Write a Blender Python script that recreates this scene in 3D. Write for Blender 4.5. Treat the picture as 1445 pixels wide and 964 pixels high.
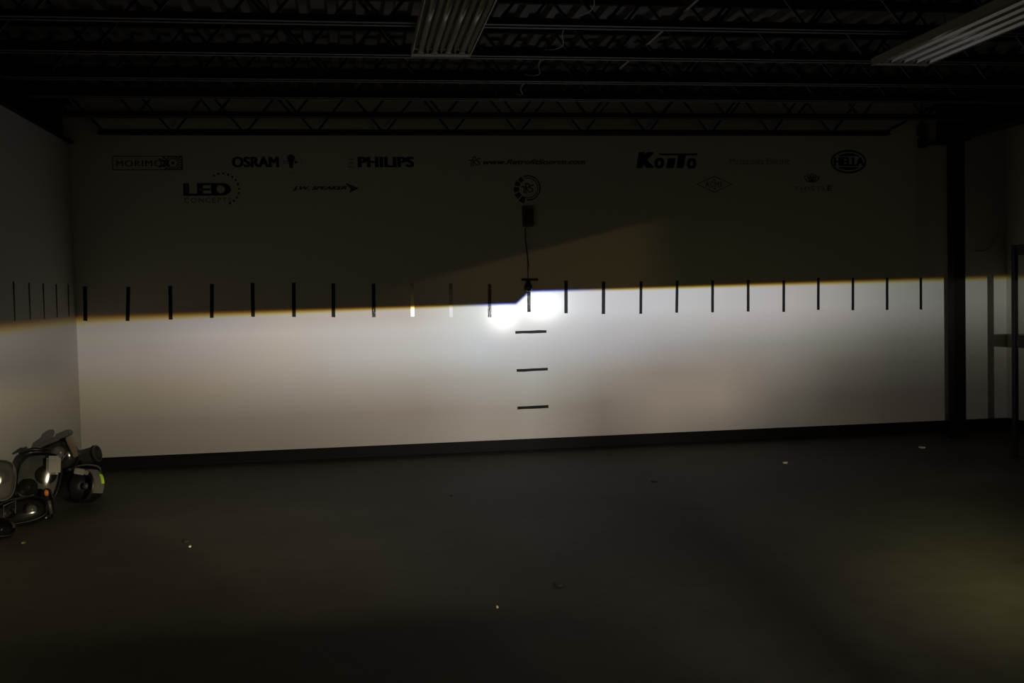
import bpy, bmesh, math, random
from mathutils import Vector, Matrix, Euler
random.seed(7)
PI = math.pi
scene = bpy.context.scene
C = scene.collection
for o in list(bpy.data.objects):
    bpy.data.objects.remove(o)

# ------------------------------------------------------------------ camera
CAM = Vector((2.0376, -8.099, 1.2045))
yaw, pitch, roll, FPX = 0.15174, -0.03961, -0.02365, 1458.4
cd = bpy.data.cameras.new('camera'); cam = bpy.data.objects.new('camera', cd); C.objects.link(cam)
cd.sensor_width = 36.0; cd.lens = FPX / 1445 * 36.0; cd.clip_start = 0.05; cd.clip_end = 60
fw = Vector((math.sin(yaw)*math.cos(pitch), math.cos(yaw)*math.cos(pitch), math.sin(pitch)))
rt = Vector((math.cos(yaw), -math.sin(yaw), 0)); up = rt.cross(fw)
r2 = rt*math.cos(roll) + up*math.sin(roll); u2 = -rt*math.sin(roll) + up*math.cos(roll)
m = Matrix((r2, u2, -fw)).transposed().to_4x4(); m.translation = CAM
cam.matrix_world = m
scene.camera = cam

# ------------------------------------------------------------------ world, exposure
w = bpy.data.worlds.new('world'); scene.world = w; w.use_nodes = True
w.node_tree.nodes['Background'].inputs[0].default_value = (0.5, 0.5, 0.55, 1)
w.node_tree.nodes['Background'].inputs[1].default_value = 0.0005
vs = scene.view_settings
vs.view_transform = 'Standard'; vs.look = 'None'; vs.gamma = 1.0; vs.exposure = 0.0; vs.use_curve_mapping = False

# ------------------------------------------------------------------ node maths helper
class G:
    def __init__(s, nt): s.nt = nt
    def n(s, t, **k):
        q = s.nt.nodes.new(t)
        for a, b in k.items(): setattr(q, a, b)
        return q
    def put(s, sock, v):
        if hasattr(v, 'is_output') or isinstance(v, bpy.types.NodeSocket): s.nt.links.new(v, sock)
        else: sock.default_value = v
    def m(s, op, a, b=0.0, c=None, clamp=False):
        q = s.n('ShaderNodeMath', operation=op, use_clamp=clamp)
        s.put(q.inputs[0], a); s.put(q.inputs[1], b)
        if c is not None: s.put(q.inputs[2], c)
        return q.outputs[0]
    def step(s, x, a, b):                       # smooth 0 -> 1 for x from a to b (a<b)
        q = s.n('ShaderNodeMapRange', interpolation_type='SMOOTHSTEP')
        s.put(q.inputs[0], x); s.put(q.inputs[1], a); s.put(q.inputs[2], b); q.inputs[3].default_value = 0; q.inputs[4].default_value = 1
        return q.outputs[0]
    def lin(s, x, a, b):
        q = s.n('ShaderNodeMapRange')
        s.put(q.inputs[0], x); s.put(q.inputs[1], a); s.put(q.inputs[2], b); q.inputs[3].default_value = 0; q.inputs[4].default_value = 1
        return q.outputs[0]
    def vm(s, op, a, b):
        q = s.n('ShaderNodeVectorMath', operation=op)
        s.put(q.inputs[0], a)
        if op == 'SCALE': s.put(q.inputs[3], b)
        else: s.put(q.inputs[1], b)
        return q.outputs[0]
    def mix(s, f, a, b):
        q = s.n('ShaderNodeMix', data_type='VECTOR')
        s.put(q.inputs[0], f); s.put(q.inputs[4], a); s.put(q.inputs[5], b)
        return q.outputs[1]
    def blob(s, u, v, u0, v0, su, sv, rgb):     # gaussian patch of the beam
        a = s.m('DIVIDE', s.m('SUBTRACT', u, u0), su); b = s.m('DIVIDE', s.m('SUBTRACT', v, v0), sv)
        e = s.m('EXPONENT', s.m('MULTIPLY', s.m('ADD', s.m('MULTIPLY', a, a), s.m('MULTIPLY', b, b)), -1.0))
        return s.vm('SCALE', rgb, e)

# ------------------------------------------------------------------ the headlamp whose beam is being tested
# a projector headlamp 25 ft from the wall, just beside the camera; its beam pattern (photometric
# distribution over horizontal and vertical angle) is in the lamp's own emission nodes
LX, LY, LZ = 3.42, -7.62, 1.10
LD = -LY
def s2l(c):
    c = c/255.0
    return c/12.92 if c <= 0.04045 else ((c+0.055)/1.055)**2.4
XS = [-1.2, -0.35, 0, 0.5, 1, 1.5, 2, 2.5, 3, 3.42, 4, 4.5, 5, 5.5, 6, 6.5, 7, 7.5, 8.4]
ROWS = {
 0.0: [(119,112,109),(125,118,115),(128,121,118),(146,139,138),(168,162,167),(191,184,176),(200,193,189),(209,202,196),(233,239,239),(250,253,255),(222,224,235),(215,218,227),(206,207,213),(195,192,195),(171,169,170),(138,140,138),(114,116,113),(102,104,98),(97,99,93)],
 -0.0131: [(115,110,104),(122,117,110),(131,126,119),(151,146,140),(180,173,172),(201,193,186),(207,203,204),(216,213,214),(231,235,242),(238,239,243),(209,210,218),(201,202,207),(197,194,197),(185,181,184),(160,156,157),(130,130,129),(108,108,106),(93,94,89),(89,89,83)],
 -0.0394: [(102,96,92),(110,103,98),(128,120,115),(145,135,130),(168,157,151),(186,177,168),(195,192,191),(203,202,201),(212,217,225),(209,211,219),(190,190,198),(172,170,175),(164,161,161),(151,150,148),(127,126,121),(98,96,92),(82,80,76),(74,73,67),(71,70,63)],
 -0.0656: [(117,109,90),(120,111,92),(112,104,86),(127,117,102),(147,137,124),(160,151,143),(169,162,153),(173,167,160),(182,180,176),(185,186,185),(161,156,150),(151,141,133),(154,143,134),(133,127,122),(97,94,89),(74,71,68),(60,57,54),(53,50,46),(53,50,47)],
 -0.0984: [(99,92,79),(99,92,79),(89,83,71),(100,92,82),(113,104,94),(123,114,105),(134,124,113),(141,130,120),(160,151,143),(159,153,144),(129,120,111),(148,136,126),(147,136,125),(103,97,91),(68,65,62),(50,46,45),(42,38,37),(38,35,33),(41,37,37)],
 -0.1286: [(86,81,67),(86,81,67),(79,74,61),(88,82,69),(97,90,78),(106,98,87),(119,111,99),(134,125,115),(153,144,134),(154,146,137),(116,105,97),(128,119,109),(115,107,99),(79,75,72),(57,55,51),(43,39,39),(37,33,32),(34,31,32),(37,34,34)],
 -0.2: [(131,120,95),(152,140,112),(178,163,132),(183,166,136),(181,167,143),(171,157,138),(151,139,124),(134,123,112),(121,112,100),(112,102,92),(85,77,69),(111,101,93),(106,99,91),(84,79,73),(71,67,60),(69,65,58),(59,55,51),(51,46,43),(33,30,30)],
 -0.33: [(32,29,21),(36,32,24),(38,34,26),(44,38,29),(47,43,36),(63,57,49),(66,60,53),(83,76,68),(95,87,79),(92,86,76),(70,64,57),(91,85,77),(86,80,73),(65,62,57),(53,50,45),(43,40,36),(37,34,32),(33,29,27),(21,18,18)],
 -0.55: [(8,6,4),(8,6,4),(8,6,4),(8,6,4),(8,6,4),(8,6,4),(8,6,4),(8,6,4),(8,6,4),(8,7,4),(8,7,4),(8,7,4),(8,6,4),(8,6,4),(8,6,4),(8,6,4),(8,6,4),(8,6,4),(8,6,4)],
}
ld = bpy.data.lights.new('headlamp_beam', 'SPOT')
ld.spot_size = math.radians(176); ld.spot_blend = 0.0; ld.shadow_soft_size = 0.012
ld.energy = 1000.0; ld.color = (1, 1, 1)
lo = bpy.data.objects.new('headlamp_beam', ld); C.objects.link(lo)
lo.location = (LX, LY, LZ); lo.rotation_euler = (PI/2, 0, 0)
ld.use_nodes = True
nt = ld.node_tree; g = G(nt)
em = nt.nodes.get('Emission')
geo = g.n('ShaderNodeNewGeometry'); sp = g.n('ShaderNodeSeparateXYZ'); nt.links.new(geo.outputs['Incoming'], sp.inputs[0])
U = g.m('DIVIDE', sp.outputs[0], sp.outputs[1]); V = g.m('DIVIDE', sp.outputs[2], sp.outputs[1])
u0, u1 = -0.70, 0.70
pos = g.lin(U, u0, u1)
col = None; vprev = None
for v, row in ROWS.items():
    cr = g.n('ShaderNodeValToRGB'); el = cr.color_ramp.elements
    pts = []
    for X, c in zip(XS, row):
        uu = (X-LX)/LD
        k = (1+uu*uu+v*v)**1.5 if v > -0.15 else (1+uu*uu)**1.5
        pts.append(((uu-u0)/(u1-u0), [s2l(q)*k for q in c]))
    while len(el) < len(pts): el.new(0.5)
    for e, (pp, cc) in zip(el, pts):
        e.position = pp
    for e, (pp, cc) in zip(el, pts):
        e.color = (*cc, 1)
    nt.links.new(pos, cr.inputs[0])
    if col is None: col = cr.outputs[0]
    else: col = g.mix(g.lin(V, vprev, v), col, cr.outputs[0])
    vprev = v
# hot spot under the elbow of the cut-off
hot = g.blob(U, V, -0.028, -0.001, 0.0150, 0.0150, (1.15, 1.18, 1.12))
hot = g.vm('ADD', hot, g.blob(U, V, 0.014, 0.008, 0.0180, 0.0140, (1.15, 1.20, 1.22)))
hot = g.vm('ADD', hot, g.blob(U, V, 0.0, 0.012, 0.070, 0.026, (0.18, 0.21, 0.27)))
beam = g.vm('ADD', col, hot)
# stray light added to the beam for the bright floor at the right
beam = g.vm('ADD', beam, g.blob(U, V, 0.36, -0.31, 0.13, 0.100, (0.42, 0.385, 0.18)))
beam = g.vm('ADD', beam, g.blob(U, V, 0.46, -0.196, 0.055, 0.009, (0.07, 0.066, 0.055)))
# cut-off line: flat left, 45 degree elbow, slightly rising right; colour fringe on each channel
el1 = g.lin(U, -0.0135, 0.0010)
vc = g.m('ADD', g.m('MULTIPLY_ADD', el1, 0.0124, 0.0108), g.m('MULTIPLY', g.m('MAXIMUM', U, 0.0), 0.0135))
au = g.m('ABSOLUTE', U)
left2 = g.m('MULTIPLY', g.m('POWER', g.m('MAXIMUM', g.m('MULTIPLY', U, -1.0), 0.0), 2.0), 0.022)
wd = g.m('ADD', g.m('MULTIPLY_ADD', au, 0.0085, 0.0020), left2)
side = g.step(au, 0.035, 0.10)
chan = []
for kside, kmid in ((0.0, -0.0003), (-0.12, -0.0002), (-0.42, 0.0005)):
    off = g.m('ADD', g.m('MULTIPLY', g.m('MULTIPLY', wd, kside), side), g.m('MULTIPLY', g.m('SUBTRACT', 1.0, side), kmid))
    edge = g.m('ADD', vc, off)
    lo_ = g.m('SUBTRACT', edge, wd)
    chan.append(g.m('SUBTRACT', 1.0, g.step(V, lo_, edge)))
cut = g.n('ShaderNodeCombineXYZ')
for i in range(3): nt.links.new(chan[i], cut.inputs[i])
beam = g.vm('MULTIPLY', beam, cut.outputs[0])
# faint scatter above the cut-off, brighter wedge over the right half of the elbow
sc = g.m('MULTIPLY', g.m('SUBTRACT', 1.0, g.m('MULTIPLY', g.step(V, 0.15, 0.26), 0.85)),
         g.m('SUBTRACT', 1.0, g.m('MULTIPLY', g.step(U, 0.428, 0.442), 0.85)))
scat = g.vm('SCALE', (0.0031, 0.0034, 0.0020), sc)
vl = g.m('MULTIPLY_ADD', U, 0.236, 0.0632)
wedge = g.m('MULTIPLY', g.m('SUBTRACT', 1.0, g.step(V, g.m('SUBTRACT', vl, 0.004), g.m('ADD', vl, 0.003))),
            g.m('SUBTRACT', 1.0, g.step(U, 0.10, 0.17)))
wedge = g.m('MULTIPLY', wedge, g.step(U, -0.20, -0.02))
scat = g.vm('ADD', scat, g.vm('SCALE', (0.0150, 0.0100, 0.0042), wedge))
warm = g.blob(U, V, 0.16, 0.035, 0.14, 0.05, (0.0045, 0.0038, 0.0004))
scat = g.vm('ADD', scat, warm)
scat = g.vm('MULTIPLY', scat, g.vm('SUBTRACT', (1, 1, 1), cut.outputs[0]))
beam = g.vm('ADD', beam, scat)
nt.links.new(beam, em.inputs[0])
em.inputs[1].default_value = 3.17

# ------------------------------------------------------------------ materials
def mat(name, col, rough=.6, metal=0.0, spec=.5, noise=0.0, nscale=6, bump=0.0, bscale=60, coat=0.0):
    M = bpy.data.materials.new(name); M.use_nodes = True
    nt = M.node_tree; g = G(nt); b = nt.nodes['Principled BSDF']
    b.inputs['Base Color'].default_value = (*col, 1); b.inputs['Roughness'].default_value = rough
    b.inputs['Metallic'].default_value = metal; b.inputs['Specular IOR Level'].default_value = spec
    b.inputs['Coat Weight'].default_value = coat
    tc = g.n('ShaderNodeTexCoord')
    if noise:
        nz = g.n('ShaderNodeTexNoise'); nz.inputs['Scale'].default_value = nscale; nz.inputs['Detail'].default_value = 6
        nt.links.new(tc.outputs['Object'], nz.inputs['Vector'])
        cr = g.n('ShaderNodeValToRGB'); cr.color_ramp.elements[0].position = .3; cr.color_ramp.elements[1].position = .7
        cr.color_ramp.elements[0].color = (*[c*(1-noise) for c in col], 1); cr.color_ramp.elements[1].color = (*[min(1, c*(1+noise)) for c in col], 1)
        nt.links.new(nz.outputs['Fac'], cr.inputs[0]); nt.links.new(cr.outputs[0], b.inputs['Base Color'])
    if bump:
        nz = g.n('ShaderNodeTexNoise'); nz.inputs['Scale'].default_value = bscale; nz.inputs['Detail'].default_value = 3
        nt.links.new(tc.outputs['Object'], nz.inputs['Vector'])
        bp = g.n('ShaderNodeBump'); bp.inputs['Strength'].default_value = bump; bp.inputs['Distance'].default_value = .002
        nt.links.new(nz.outputs['Fac'], bp.inputs['Height']); nt.links.new(bp.outputs[0], b.inputs['Normal'])
    return M
WALL = mat('painted_wall', (.50, .486, .455), .6, spec=.2, noise=.012, nscale=1.5, bump=.12, bscale=90)
CEIL = mat('deck_metal', (.055, .055, .053), .5, metal=.2, noise=.15, nscale=3)
OXIDE = mat('red_oxide_steel', (.016, .007, .006), .55, noise=.35, nscale=5)
GIRD = mat('dark_girder_steel', (.006, .004, .0035), .7, spec=.2, noise=.3, nscale=4)
COLM = mat('brown_column_paint', (.007, .0042, .003), .6, spec=.2, noise=.2, nscale=8)
BASE = mat('black_vinyl_base', (.0035, .0035, .0034), .6, spec=.13, noise=.2, nscale=6)
VINYL = mat('black_vinyl_decal', (.004, .004, .005), .5)
VGREY = mat('faded_vinyl_decal', (.16, .15, .13), .6)
VBROWN = mat('dull_vinyl_decal', (.06, .05, .045), .6)
WHITE = mat('white_enamel', (.30, .293, .262), .5, noise=.05, nscale=8)
TUBE = mat('tube_glass', (.34, .34, .325), .25)
ALU = mat('polished_aluminium', (.16, .158, .15), .28, metal=1.0)
CHROME = mat('chrome', (.75, .75, .75), .10, metal=1.0)
DCHROME = mat('smoked_reflector', (.16, .15, .14), .22, metal=1.0)
PLAST = mat('black_plastic', (.007, .007, .0075), .4, spec=.35, noise=.2, nscale=20)
GPLAST = mat('grey_plastic', (.035, .033, .03), .5, noise=.15, nscale=15)
LGREY = mat('light_grey_plastic', (.10, .095, .085), .5, noise=.12, nscale=12)
AMBER = mat('amber_plastic', (.45, .13, .02), .2, coat=.5)
LIME = mat('lime_label', (.42, .70, .02), .5)
WIREM = mat('pale_cable_jacket', (.35, .33, .28), .45)
DWIRE = mat('dark_cord', (.03, .025, .02), .6)
WOODB = mat('stained_reel_case', (.075, .035, .022), .5, noise=.25, nscale=20)
STEEL = mat('black_rack_steel', (.010, .0095, .009), .55, spec=.25, noise=.3, nscale=9)
LEAD = mat('dark_brass_bob', (.03, .028, .026), .35, metal=.6)
PAPER = mat('paper_scrap', (.6, .58, .5), .7)
DIRT = mat('dark_grit', (.01, .01, .01), .8)
def glass(name, tint, gloss=.10, dcol=(.11, .10, .095)):
    M = bpy.data.materials.new(name); M.use_nodes = True; nt = M.node_tree; g = G(nt)
    for n in list(nt.nodes): nt.nodes.remove(n)
    o = g.n('ShaderNodeOutputMaterial'); t = g.n('ShaderNodeBsdfTransparent'); t.inputs[0].default_value = (*tint, 1)
    gl = g.n('ShaderNodeBsdfGlossy'); gl.inputs['Roughness'].default_value = .12
    df = g.n('ShaderNodeBsdfDiffuse'); df.inputs[0].default_value = (*dcol, 1)
    fr = g.n('ShaderNodeFresnel'); fr.inputs[0].default_value = 1.5
    m0 = g.n('ShaderNodeMixShader'); m0.inputs[0].default_value = gloss
    nt.links.new(t.outputs[0], m0.inputs[1]); nt.links.new(df.outputs[0], m0.inputs[2])
    m1 = g.n('ShaderNodeMixShader'); nt.links.new(fr.outputs[0], m1.inputs[0])
    nt.links.new(m0.outputs[0], m1.inputs[1]); nt.links.new(gl.outputs[0], m1.inputs[2]); nt.links.new(m1.outputs[0], o.inputs[0])
    return M
CLEAR = glass('clear_lens_plastic', (.8, .8, .78), .06)
HAZY = glass('hazed_lens_plastic', (.55, .55, .53), .45, (.12, .115, .105))

def tape_mat(name, rough, strength, col=(.003, .003, .003), bscale=140.0):
    M = mat(name, col, rough, spec=.5, bump=0)
    nt = M.node_tree; g = G(nt); b = nt.nodes['Principled BSDF']
    tc = g.n('ShaderNodeTexCoord'); nz = g.n('ShaderNodeTexNoise'); nz.inputs['Scale'].default_value = bscale; nz.inputs['Detail'].default_value = 2
    nt.links.new(tc.outputs['Object'], nz.inputs['Vector'])
    bp = g.n('ShaderNodeBump'); bp.inputs['Strength'].default_value = strength; bp.inputs['Distance'].default_value = .001
    nt.links.new(nz.outputs['Fac'], bp.inputs['Height']); nt.links.new(bp.outputs[0], b.inputs['Normal'])
    return M
TAPE = tape_mat('black_cloth_tape', .6, .1); TAPE.node_tree.nodes['Principled BSDF'].inputs['Specular IOR Level'].default_value = .15
TAPE_GLOSS = tape_mat('glossy_black_tape', .17, .0)
TAPE_MIRR = tape_mat('shiny_black_tape', .20, .10)
TAPE_SPECK = tape_mat('wrinkled_glossy_tape', .13, .7)
for q, f in ((TAPE_GLOSS, .10), (TAPE_MIRR, .058), (TAPE_SPECK, .045)): q.node_tree.nodes['Principled BSDF'].inputs['Specular IOR Level'].default_value = f

FLOOR = bpy.data.materials.new('sealed_concrete'); FLOOR.use_nodes = True
nt = FLOOR.node_tree; g = G(nt); b = nt.nodes['Principled BSDF']
tc = g.n('ShaderNodeTexCoord')
def noise(scale, detail=6, st=(1, 1, 1)):
    mp = g.n('ShaderNodeMapping'); mp.inputs['Scale'].default_value = st
    nt.links.new(tc.outputs['Object'], mp.inputs[0])
    q = g.n('ShaderNodeTexNoise'); q.inputs['Scale'].default_value = scale; q.inputs['Detail'].default_value = detail
    nt.links.new(mp.outputs[0], q.inputs['Vector']); return q.outputs['Fac']
n1 = noise(1.3, 8); n2 = noise(9, 8); n3 = noise(38, 3, (1, 2.2, 1))
t = g.m('ADD', g.m('MULTIPLY', n1, .55), g.m('MULTIPLY', n2, .35))
t = g.m('ADD', t, g.m('MULTIPLY', n3, .10))
cr = g.n('ShaderNodeValToRGB'); cr.color_ramp.elements[0].position = .34; cr.color_ramp.elements[1].position = .66
cr.color_ramp.elements[0].color = (.031, .0285, .024, 1); cr.color_ramp.elements[1].color = (.050, .0465, .0395, 1)
nt.links.new(t, cr.inputs[0])
spk = g.step(n3, .70, .74)
mx = g.mix(g.m('MULTIPLY', spk, .6), cr.outputs[0], (.02, .02, .02))
nt.links.new(mx, b.inputs['Base Color']); b.inputs['Roughness'].default_value = .65; b.inputs['Specular IOR Level'].default_value = .13
bp = g.n('ShaderNodeBump'); bp.inputs['Strength'].default_value = .2; bp.inputs['Distance'].default_value = .003
nt.links.new(n2, bp.inputs['Height']); nt.links.new(bp.outputs[0], b.inputs['Normal'])

# ------------------------------------------------------------------ object helpers
def link(name, me, parent=None, M=None):
    o = bpy.data.objects.new(name, me); C.objects.link(o)
    if parent is not None: o.parent = parent
    if M is not None and me is not None: me.materials.append(M)
    return o
def tag(o, label=None, cat=None, group=None, kind=None):
    if label: o['label'] = label
    if cat: o['category'] = cat
    if group: o['group'] = group
    if kind: o['kind'] = kind
    return o
def thing(name, loc, label, cat, group=None, rot=(0, 0, 0)):
    o = bpy.data.objects.new(name, None); C.objects.link(o); o.location = loc; o.rotation_euler = rot
    o.empty_display_size = .05
    return tag(o, label, cat, group)
def fin(bm, name, M, parent=None, smooth=False):
    bmesh.ops.recalc_face_normals(bm, faces=bm.faces)
    me = bpy.data.meshes.new(name); bm.to_mesh(me); bm.free()
    if smooth:
        for p in me.polygons: p.use_smooth = True
    return link(name, me, parent, M)
def bx(bm, c0, c1, rot=None, piv=None):
    x0, y0, z0 = c0; x1, y1, z1 = c1
    vs_ = [bm.verts.new(p) for p in ((x0,y0,z0),(x1,y0,z0),(x1,y1,z0),(x0,y1,z0),(x0,y0,z1),(x1,y0,z1),(x1,y1,z1),(x0,y1,z1))]
    for f in ((0,3,2,1),(4,5,6,7),(0,1,5,4),(1,2,6,5),(2,3,7,6),(3,0,4,7)): bm.faces.new([vs_[i] for i in f])
    if rot is not None: bmesh.ops.rotate(bm, verts=vs_, cent=piv or (0,0,0), matrix=rot)
    return vs_
def box(name, c0, c1, M, parent=None, bevel=0.0):
    bm = bmesh.new(); bx(bm, c0, c1)
    if bevel: bmesh.ops.bevel(bm, geom=bm.edges[:], offset=bevel, segments=2, affect='EDGES')
    return fin(bm, name, M, parent)
def tube(bm, pts, r, seg=8, cap=True):
    pts = [Vector(p) for p in pts]; rings = []
    for i, p in enumerate(pts):
        d = (pts[min(i+1, len(pts)-1)] - pts[max(i-1, 0)]).normalized()
        a = Vector((0, 0, 1)) if abs(d.z) < .9 else Vector((1, 0, 0))
        e1 = d.cross(a).normalized(); e2 = d.cross(e1)
        rr = r[i] if isinstance(r, (list, tuple)) else r
        rings.append([bm.verts.new(p + rr*(math.cos(2*PI*k/seg)*e1 + math.sin(2*PI*k/seg)*e2)) for k in range(seg)])
    for a, b_ in zip(rings, rings[1:]):
        for k in range(seg): bm.faces.new((a[k], a[(k+1) % seg], b_[(k+1) % seg], b_[k]))
    if cap: bm.faces.new(rings[0][::-1]); bm.faces.new(rings[-1])
def lathe(bm, prof, seg=28):                        # profile (r, z) round local z
    rings = []
    for r, z in prof:
        if r < 1e-5: rings.append([bm.verts.new((0, 0, z))])
        else: rings.append([bm.verts.new((r*math.cos(2*PI*k/seg), r*math.sin(2*PI*k/seg), z)) for k in range(seg)])
    for a, b_ in zip(rings, rings[1:]):
        for k in range(seg):
            k2 = (k+1) % seg
            if len(a) == 1 and len(b_) == 1: continue
            if len(a) == 1: bm.faces.new((a[0], b_[k2], b_[k]))
            elif len(b_) == 1: bm.faces.new((a[k], a[k2], b_[0]))
            else: bm.faces.new((a[k], a[k2], b_[k2], b_[k]))
def struct(o): o['kind'] = 'structure'; return o

# ------------------------------------------------------------------ room shell
XR, YB, ZD = 7.56, -11.0, 2.80
XE = 11.5                                   # right wall cut short, unseen dark hall added beyond to lower bounced light
struct(box('floor', (-.2, YB-.2, -.15), (XE+.2, .2, 0), FLOOR))
struct(box('wall_back', (-.2, 0, 0), (XR+.2, .18, ZD+.1), WALL))
struct(box('wall_left', (-.2, YB, 0), (0, 0, 2.44), WALL))
struct(box('wall_right', (XR, -1.10, 0), (XR+.2, 0, ZD), WALL))
DARKW = mat('dark_unseen_wall', (.03, .03, .03), .7)
struct(box('wall_side_unseen', (XE, YB, 0), (XE+.2, .2, ZD+.1), DARKW)); struct(box('wall_rear_unseen', (XR+.2, 0, 0), (XE, .18, ZD+.1), DARKW))  # unseen dark hall walls, added so less light bounces back
struct(box('wall_front', (-.2, YB-.2, 0), (XE+.2, YB, ZD+.1), DARKW))
# corrugated steel roof deck, flutes running front to back
bm = bmesh.new(); prof = []; x = -.18; pitch = .152; dp = .038
while x < XE+.05:
    prof += [(x, ZD), (x+.045, ZD), (x+.062, ZD+dp), (x+.135, ZD+dp)]; x += pitch
prof.append((x, ZD))
for (a, za), (c, zc) in zip(prof, prof[1:]):
    v1 = bm.verts.new((a, YB, za)); v2 = bm.verts.new((c, YB, zc)); v3 = bm.verts.new((c, .15, zc)); v4 = bm.verts.new((a, .15, za))
    bm.faces.new((v1, v2, v3, v4))
bmesh.ops.remove_doubles(bm, verts=bm.verts, dist=1e-4)
struct(fin(bm, 'ceiling', CEIL))
# skirting (black rubber base): flat strip with rounded top lip
def base(name, pts_xy, inward):
    bm = bmesh.new(); pr = [(0, 0), (.011, 0), (.011, .004), (.006, .012), (.006, .094), (.004, .098), (0, .099)]
    (xa, ya), (xb, yb) = pts_xy; ix, iy = inward
    A = [bm.verts.new((xa+ix*d, ya+iy*d, z)) for d, z in pr]; B = [bm.verts.new((xb+ix*d, yb+iy*d, z)) for d, z in pr]
    n_ = len(pr)
    for i in range(n_): bm.faces.new((A[i], A[(i+1) % n_], B[(i+1) % n_], B[i]))
    bm.faces.new(A); bm.faces.new(B[::-1])
    return struct(fin(bm, name, BASE))
base('baseboard_back', ((0, 0), (XR, 0)), (0, -1))
base('baseboard_left', ((0, YB), (0, -.011)), (1, 0))
base('baseboard_right', ((XR, -1.10), (XR, -.011)), (-1, 0))

# ------------------------------------------------------------------ steel girders (wide flange beams front to back)
def girder(x, flw, z0, z1, label):
    t_ = thing('steel_girder', (x, 0, z0), label, 'girder')
    h = z1-z0; f = .014; y0, y1 = YB+.0, -.004
    box('bottom_flange', (-flw/2, y0, 0), (flw/2, y1, f), GIRD, t_)
    box('web', (-.005, y0, f), (.005, y1, h-f), GIRD, t_)
    box('top_flange', (-flw/2, y0, h-f), (flw/2, y1, h), GIRD, t_)
    for yy in (-.33, -2.5, -4.7):
        for s in (-1, 1):
            box('stiffener_plate', (min(s*.005, s*flw/2*.95), yy-.005, f), (max(s*.005, s*flw/2*.95), yy+.005, h-f), GIRD, t_)
girder(-.045, .16, 2.441, 2.735, 'dark steel girder running above the white left wall')
girder(6.925, .15, 2.425, 2.735, 'dark steel girder resting on the brown column at the right')

# ------------------------------------------------------------------ open web joists
JY = [-.24, -.95, -1.60, -2.12, -2.72, -3.33, -3.95, -4.57]
JN = ['open web steel joist nearest the back wall', 'second open web steel joist out from the back wall', 'third open web steel joist out from the back wall',
      'fourth open web steel joist out from the back wall', 'open web steel joist just beyond the far ends of the light fixtures', 'open web steel joist crossing over the light fixtures near the top edge',
      'open web steel joist at the very top edge of the view', 'open web steel joist nearest overhead']
def angle_pair(bm, x0, x1, z, s):                    # two back to back angles; s=+1 legs up, -1 legs down
    for sd in (-1, 1):
        bx(bm, (x0, min(sd*.008, sd*.038), z), (x1, max(sd*.008, sd*.038), z+.004))
        ya, yb = sorted((sd*.008, sd*.012)); za, zb = sorted((z, z+s*.038))
        bx(bm, (x0, ya, za), (x1, yb, zb))
for j, (jy, jl) in enumerate(zip(JY, JN)):
    t_ = thing('ceiling_joist', (0, jy, 2.47), jl, 'joist', 'open web joists under the roof deck')
    xa, xb = .02, 6.94; ba, bb_ = (.262, 6.37) if j == 0 else (.20, 6.60)
    bm = bmesh.new(); angle_pair(bm, ba, bb_, 0, 1); fin(bm, 'bottom_chord', OXIDE, t_)
    bm = bmesh.new(); angle_pair(bm, xa, xb, .318, -1); fin(bm, 'top_chord', OXIDE, t_)
    ph = 1.80 - (0.12*j if j else 0); P = .509
    ph -= P*int((ph-ba)/P)
    x = ph
    first = True
    while x < bb_-.02:
        if x > ba+.02:
            for s in (-1, 1):
                ex = x+s*P/2
                if xa+.05 < ex < xb-.05:
                    bm = bmesh.new(); tube(bm, [(x+s*.012, 0, .02), (ex-s*.012, 0, .30)], .0085, 6); fin(bm, 'web_rod', OXIDE, t_)
        x += P
    for xe, xs_ in ((ba+.04, .05), (bb_-.04, xb-.06)):
        bm = bmesh.new(); tube(bm, [(xe, 0, .02), (xs_, 0, .30)], .010, 6); fin(bm, 'end_rod', OXIDE, t_)
    for xs_ in (.02, 6.86):
        o = box('bearing_seat', (xs_, -.05, .267), (xs_+.1, .05, .28), OXIDE, t_)
        bm = bmesh.new(); tube(bm, [(xs_+.06, -.03, .28), (xs_+.06, -.03, .294)], .012, 6); fin(bm, 'seat_bolt', CHROME, t_)
# bridging and loose cable lines crossing under the joists
t_ = thing('bridging_angle', (3.585, 0, 2.515), 'pale bridging angle crossing the joists right of the centre line', 'bridging')
bm = bmesh.new(); bx(bm, (-.009, -4.7, 0), (.009, -2.3, .003)); bx(bm, (-.009, -4.7, 0), (-.006, -2.3, .018)); fin(bm, 'angle_bar', mat('dull_galvanised', (.09, .085, .07), .5, metal=.3), t_)
for a, bnd in enumerate(JY[4:7]):
    box('clip', (-.018, bnd-.012, -.006), (.018, bnd+.012, .0), STEEL, t_)
bm = bmesh.new(); pts = []
ys = JY[2:8]
for a, b_ in zip(ys, ys[1:]):
    for k in range(8):
        f = k/8; pts.append((3.085+.02*math.sin(9*f+a), a+(b_-a)*f, 2.522-.06*4*f*(1-f)))
pts.append((3.085, ys[-1], 2.522))
tag(fin(bm if not tube(bm, pts, .0022, 6) else bm, 'hanging_cable', WIREM, smooth=True), 'thin pale cable draped over the joists above the centre line', 'cable')

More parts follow.
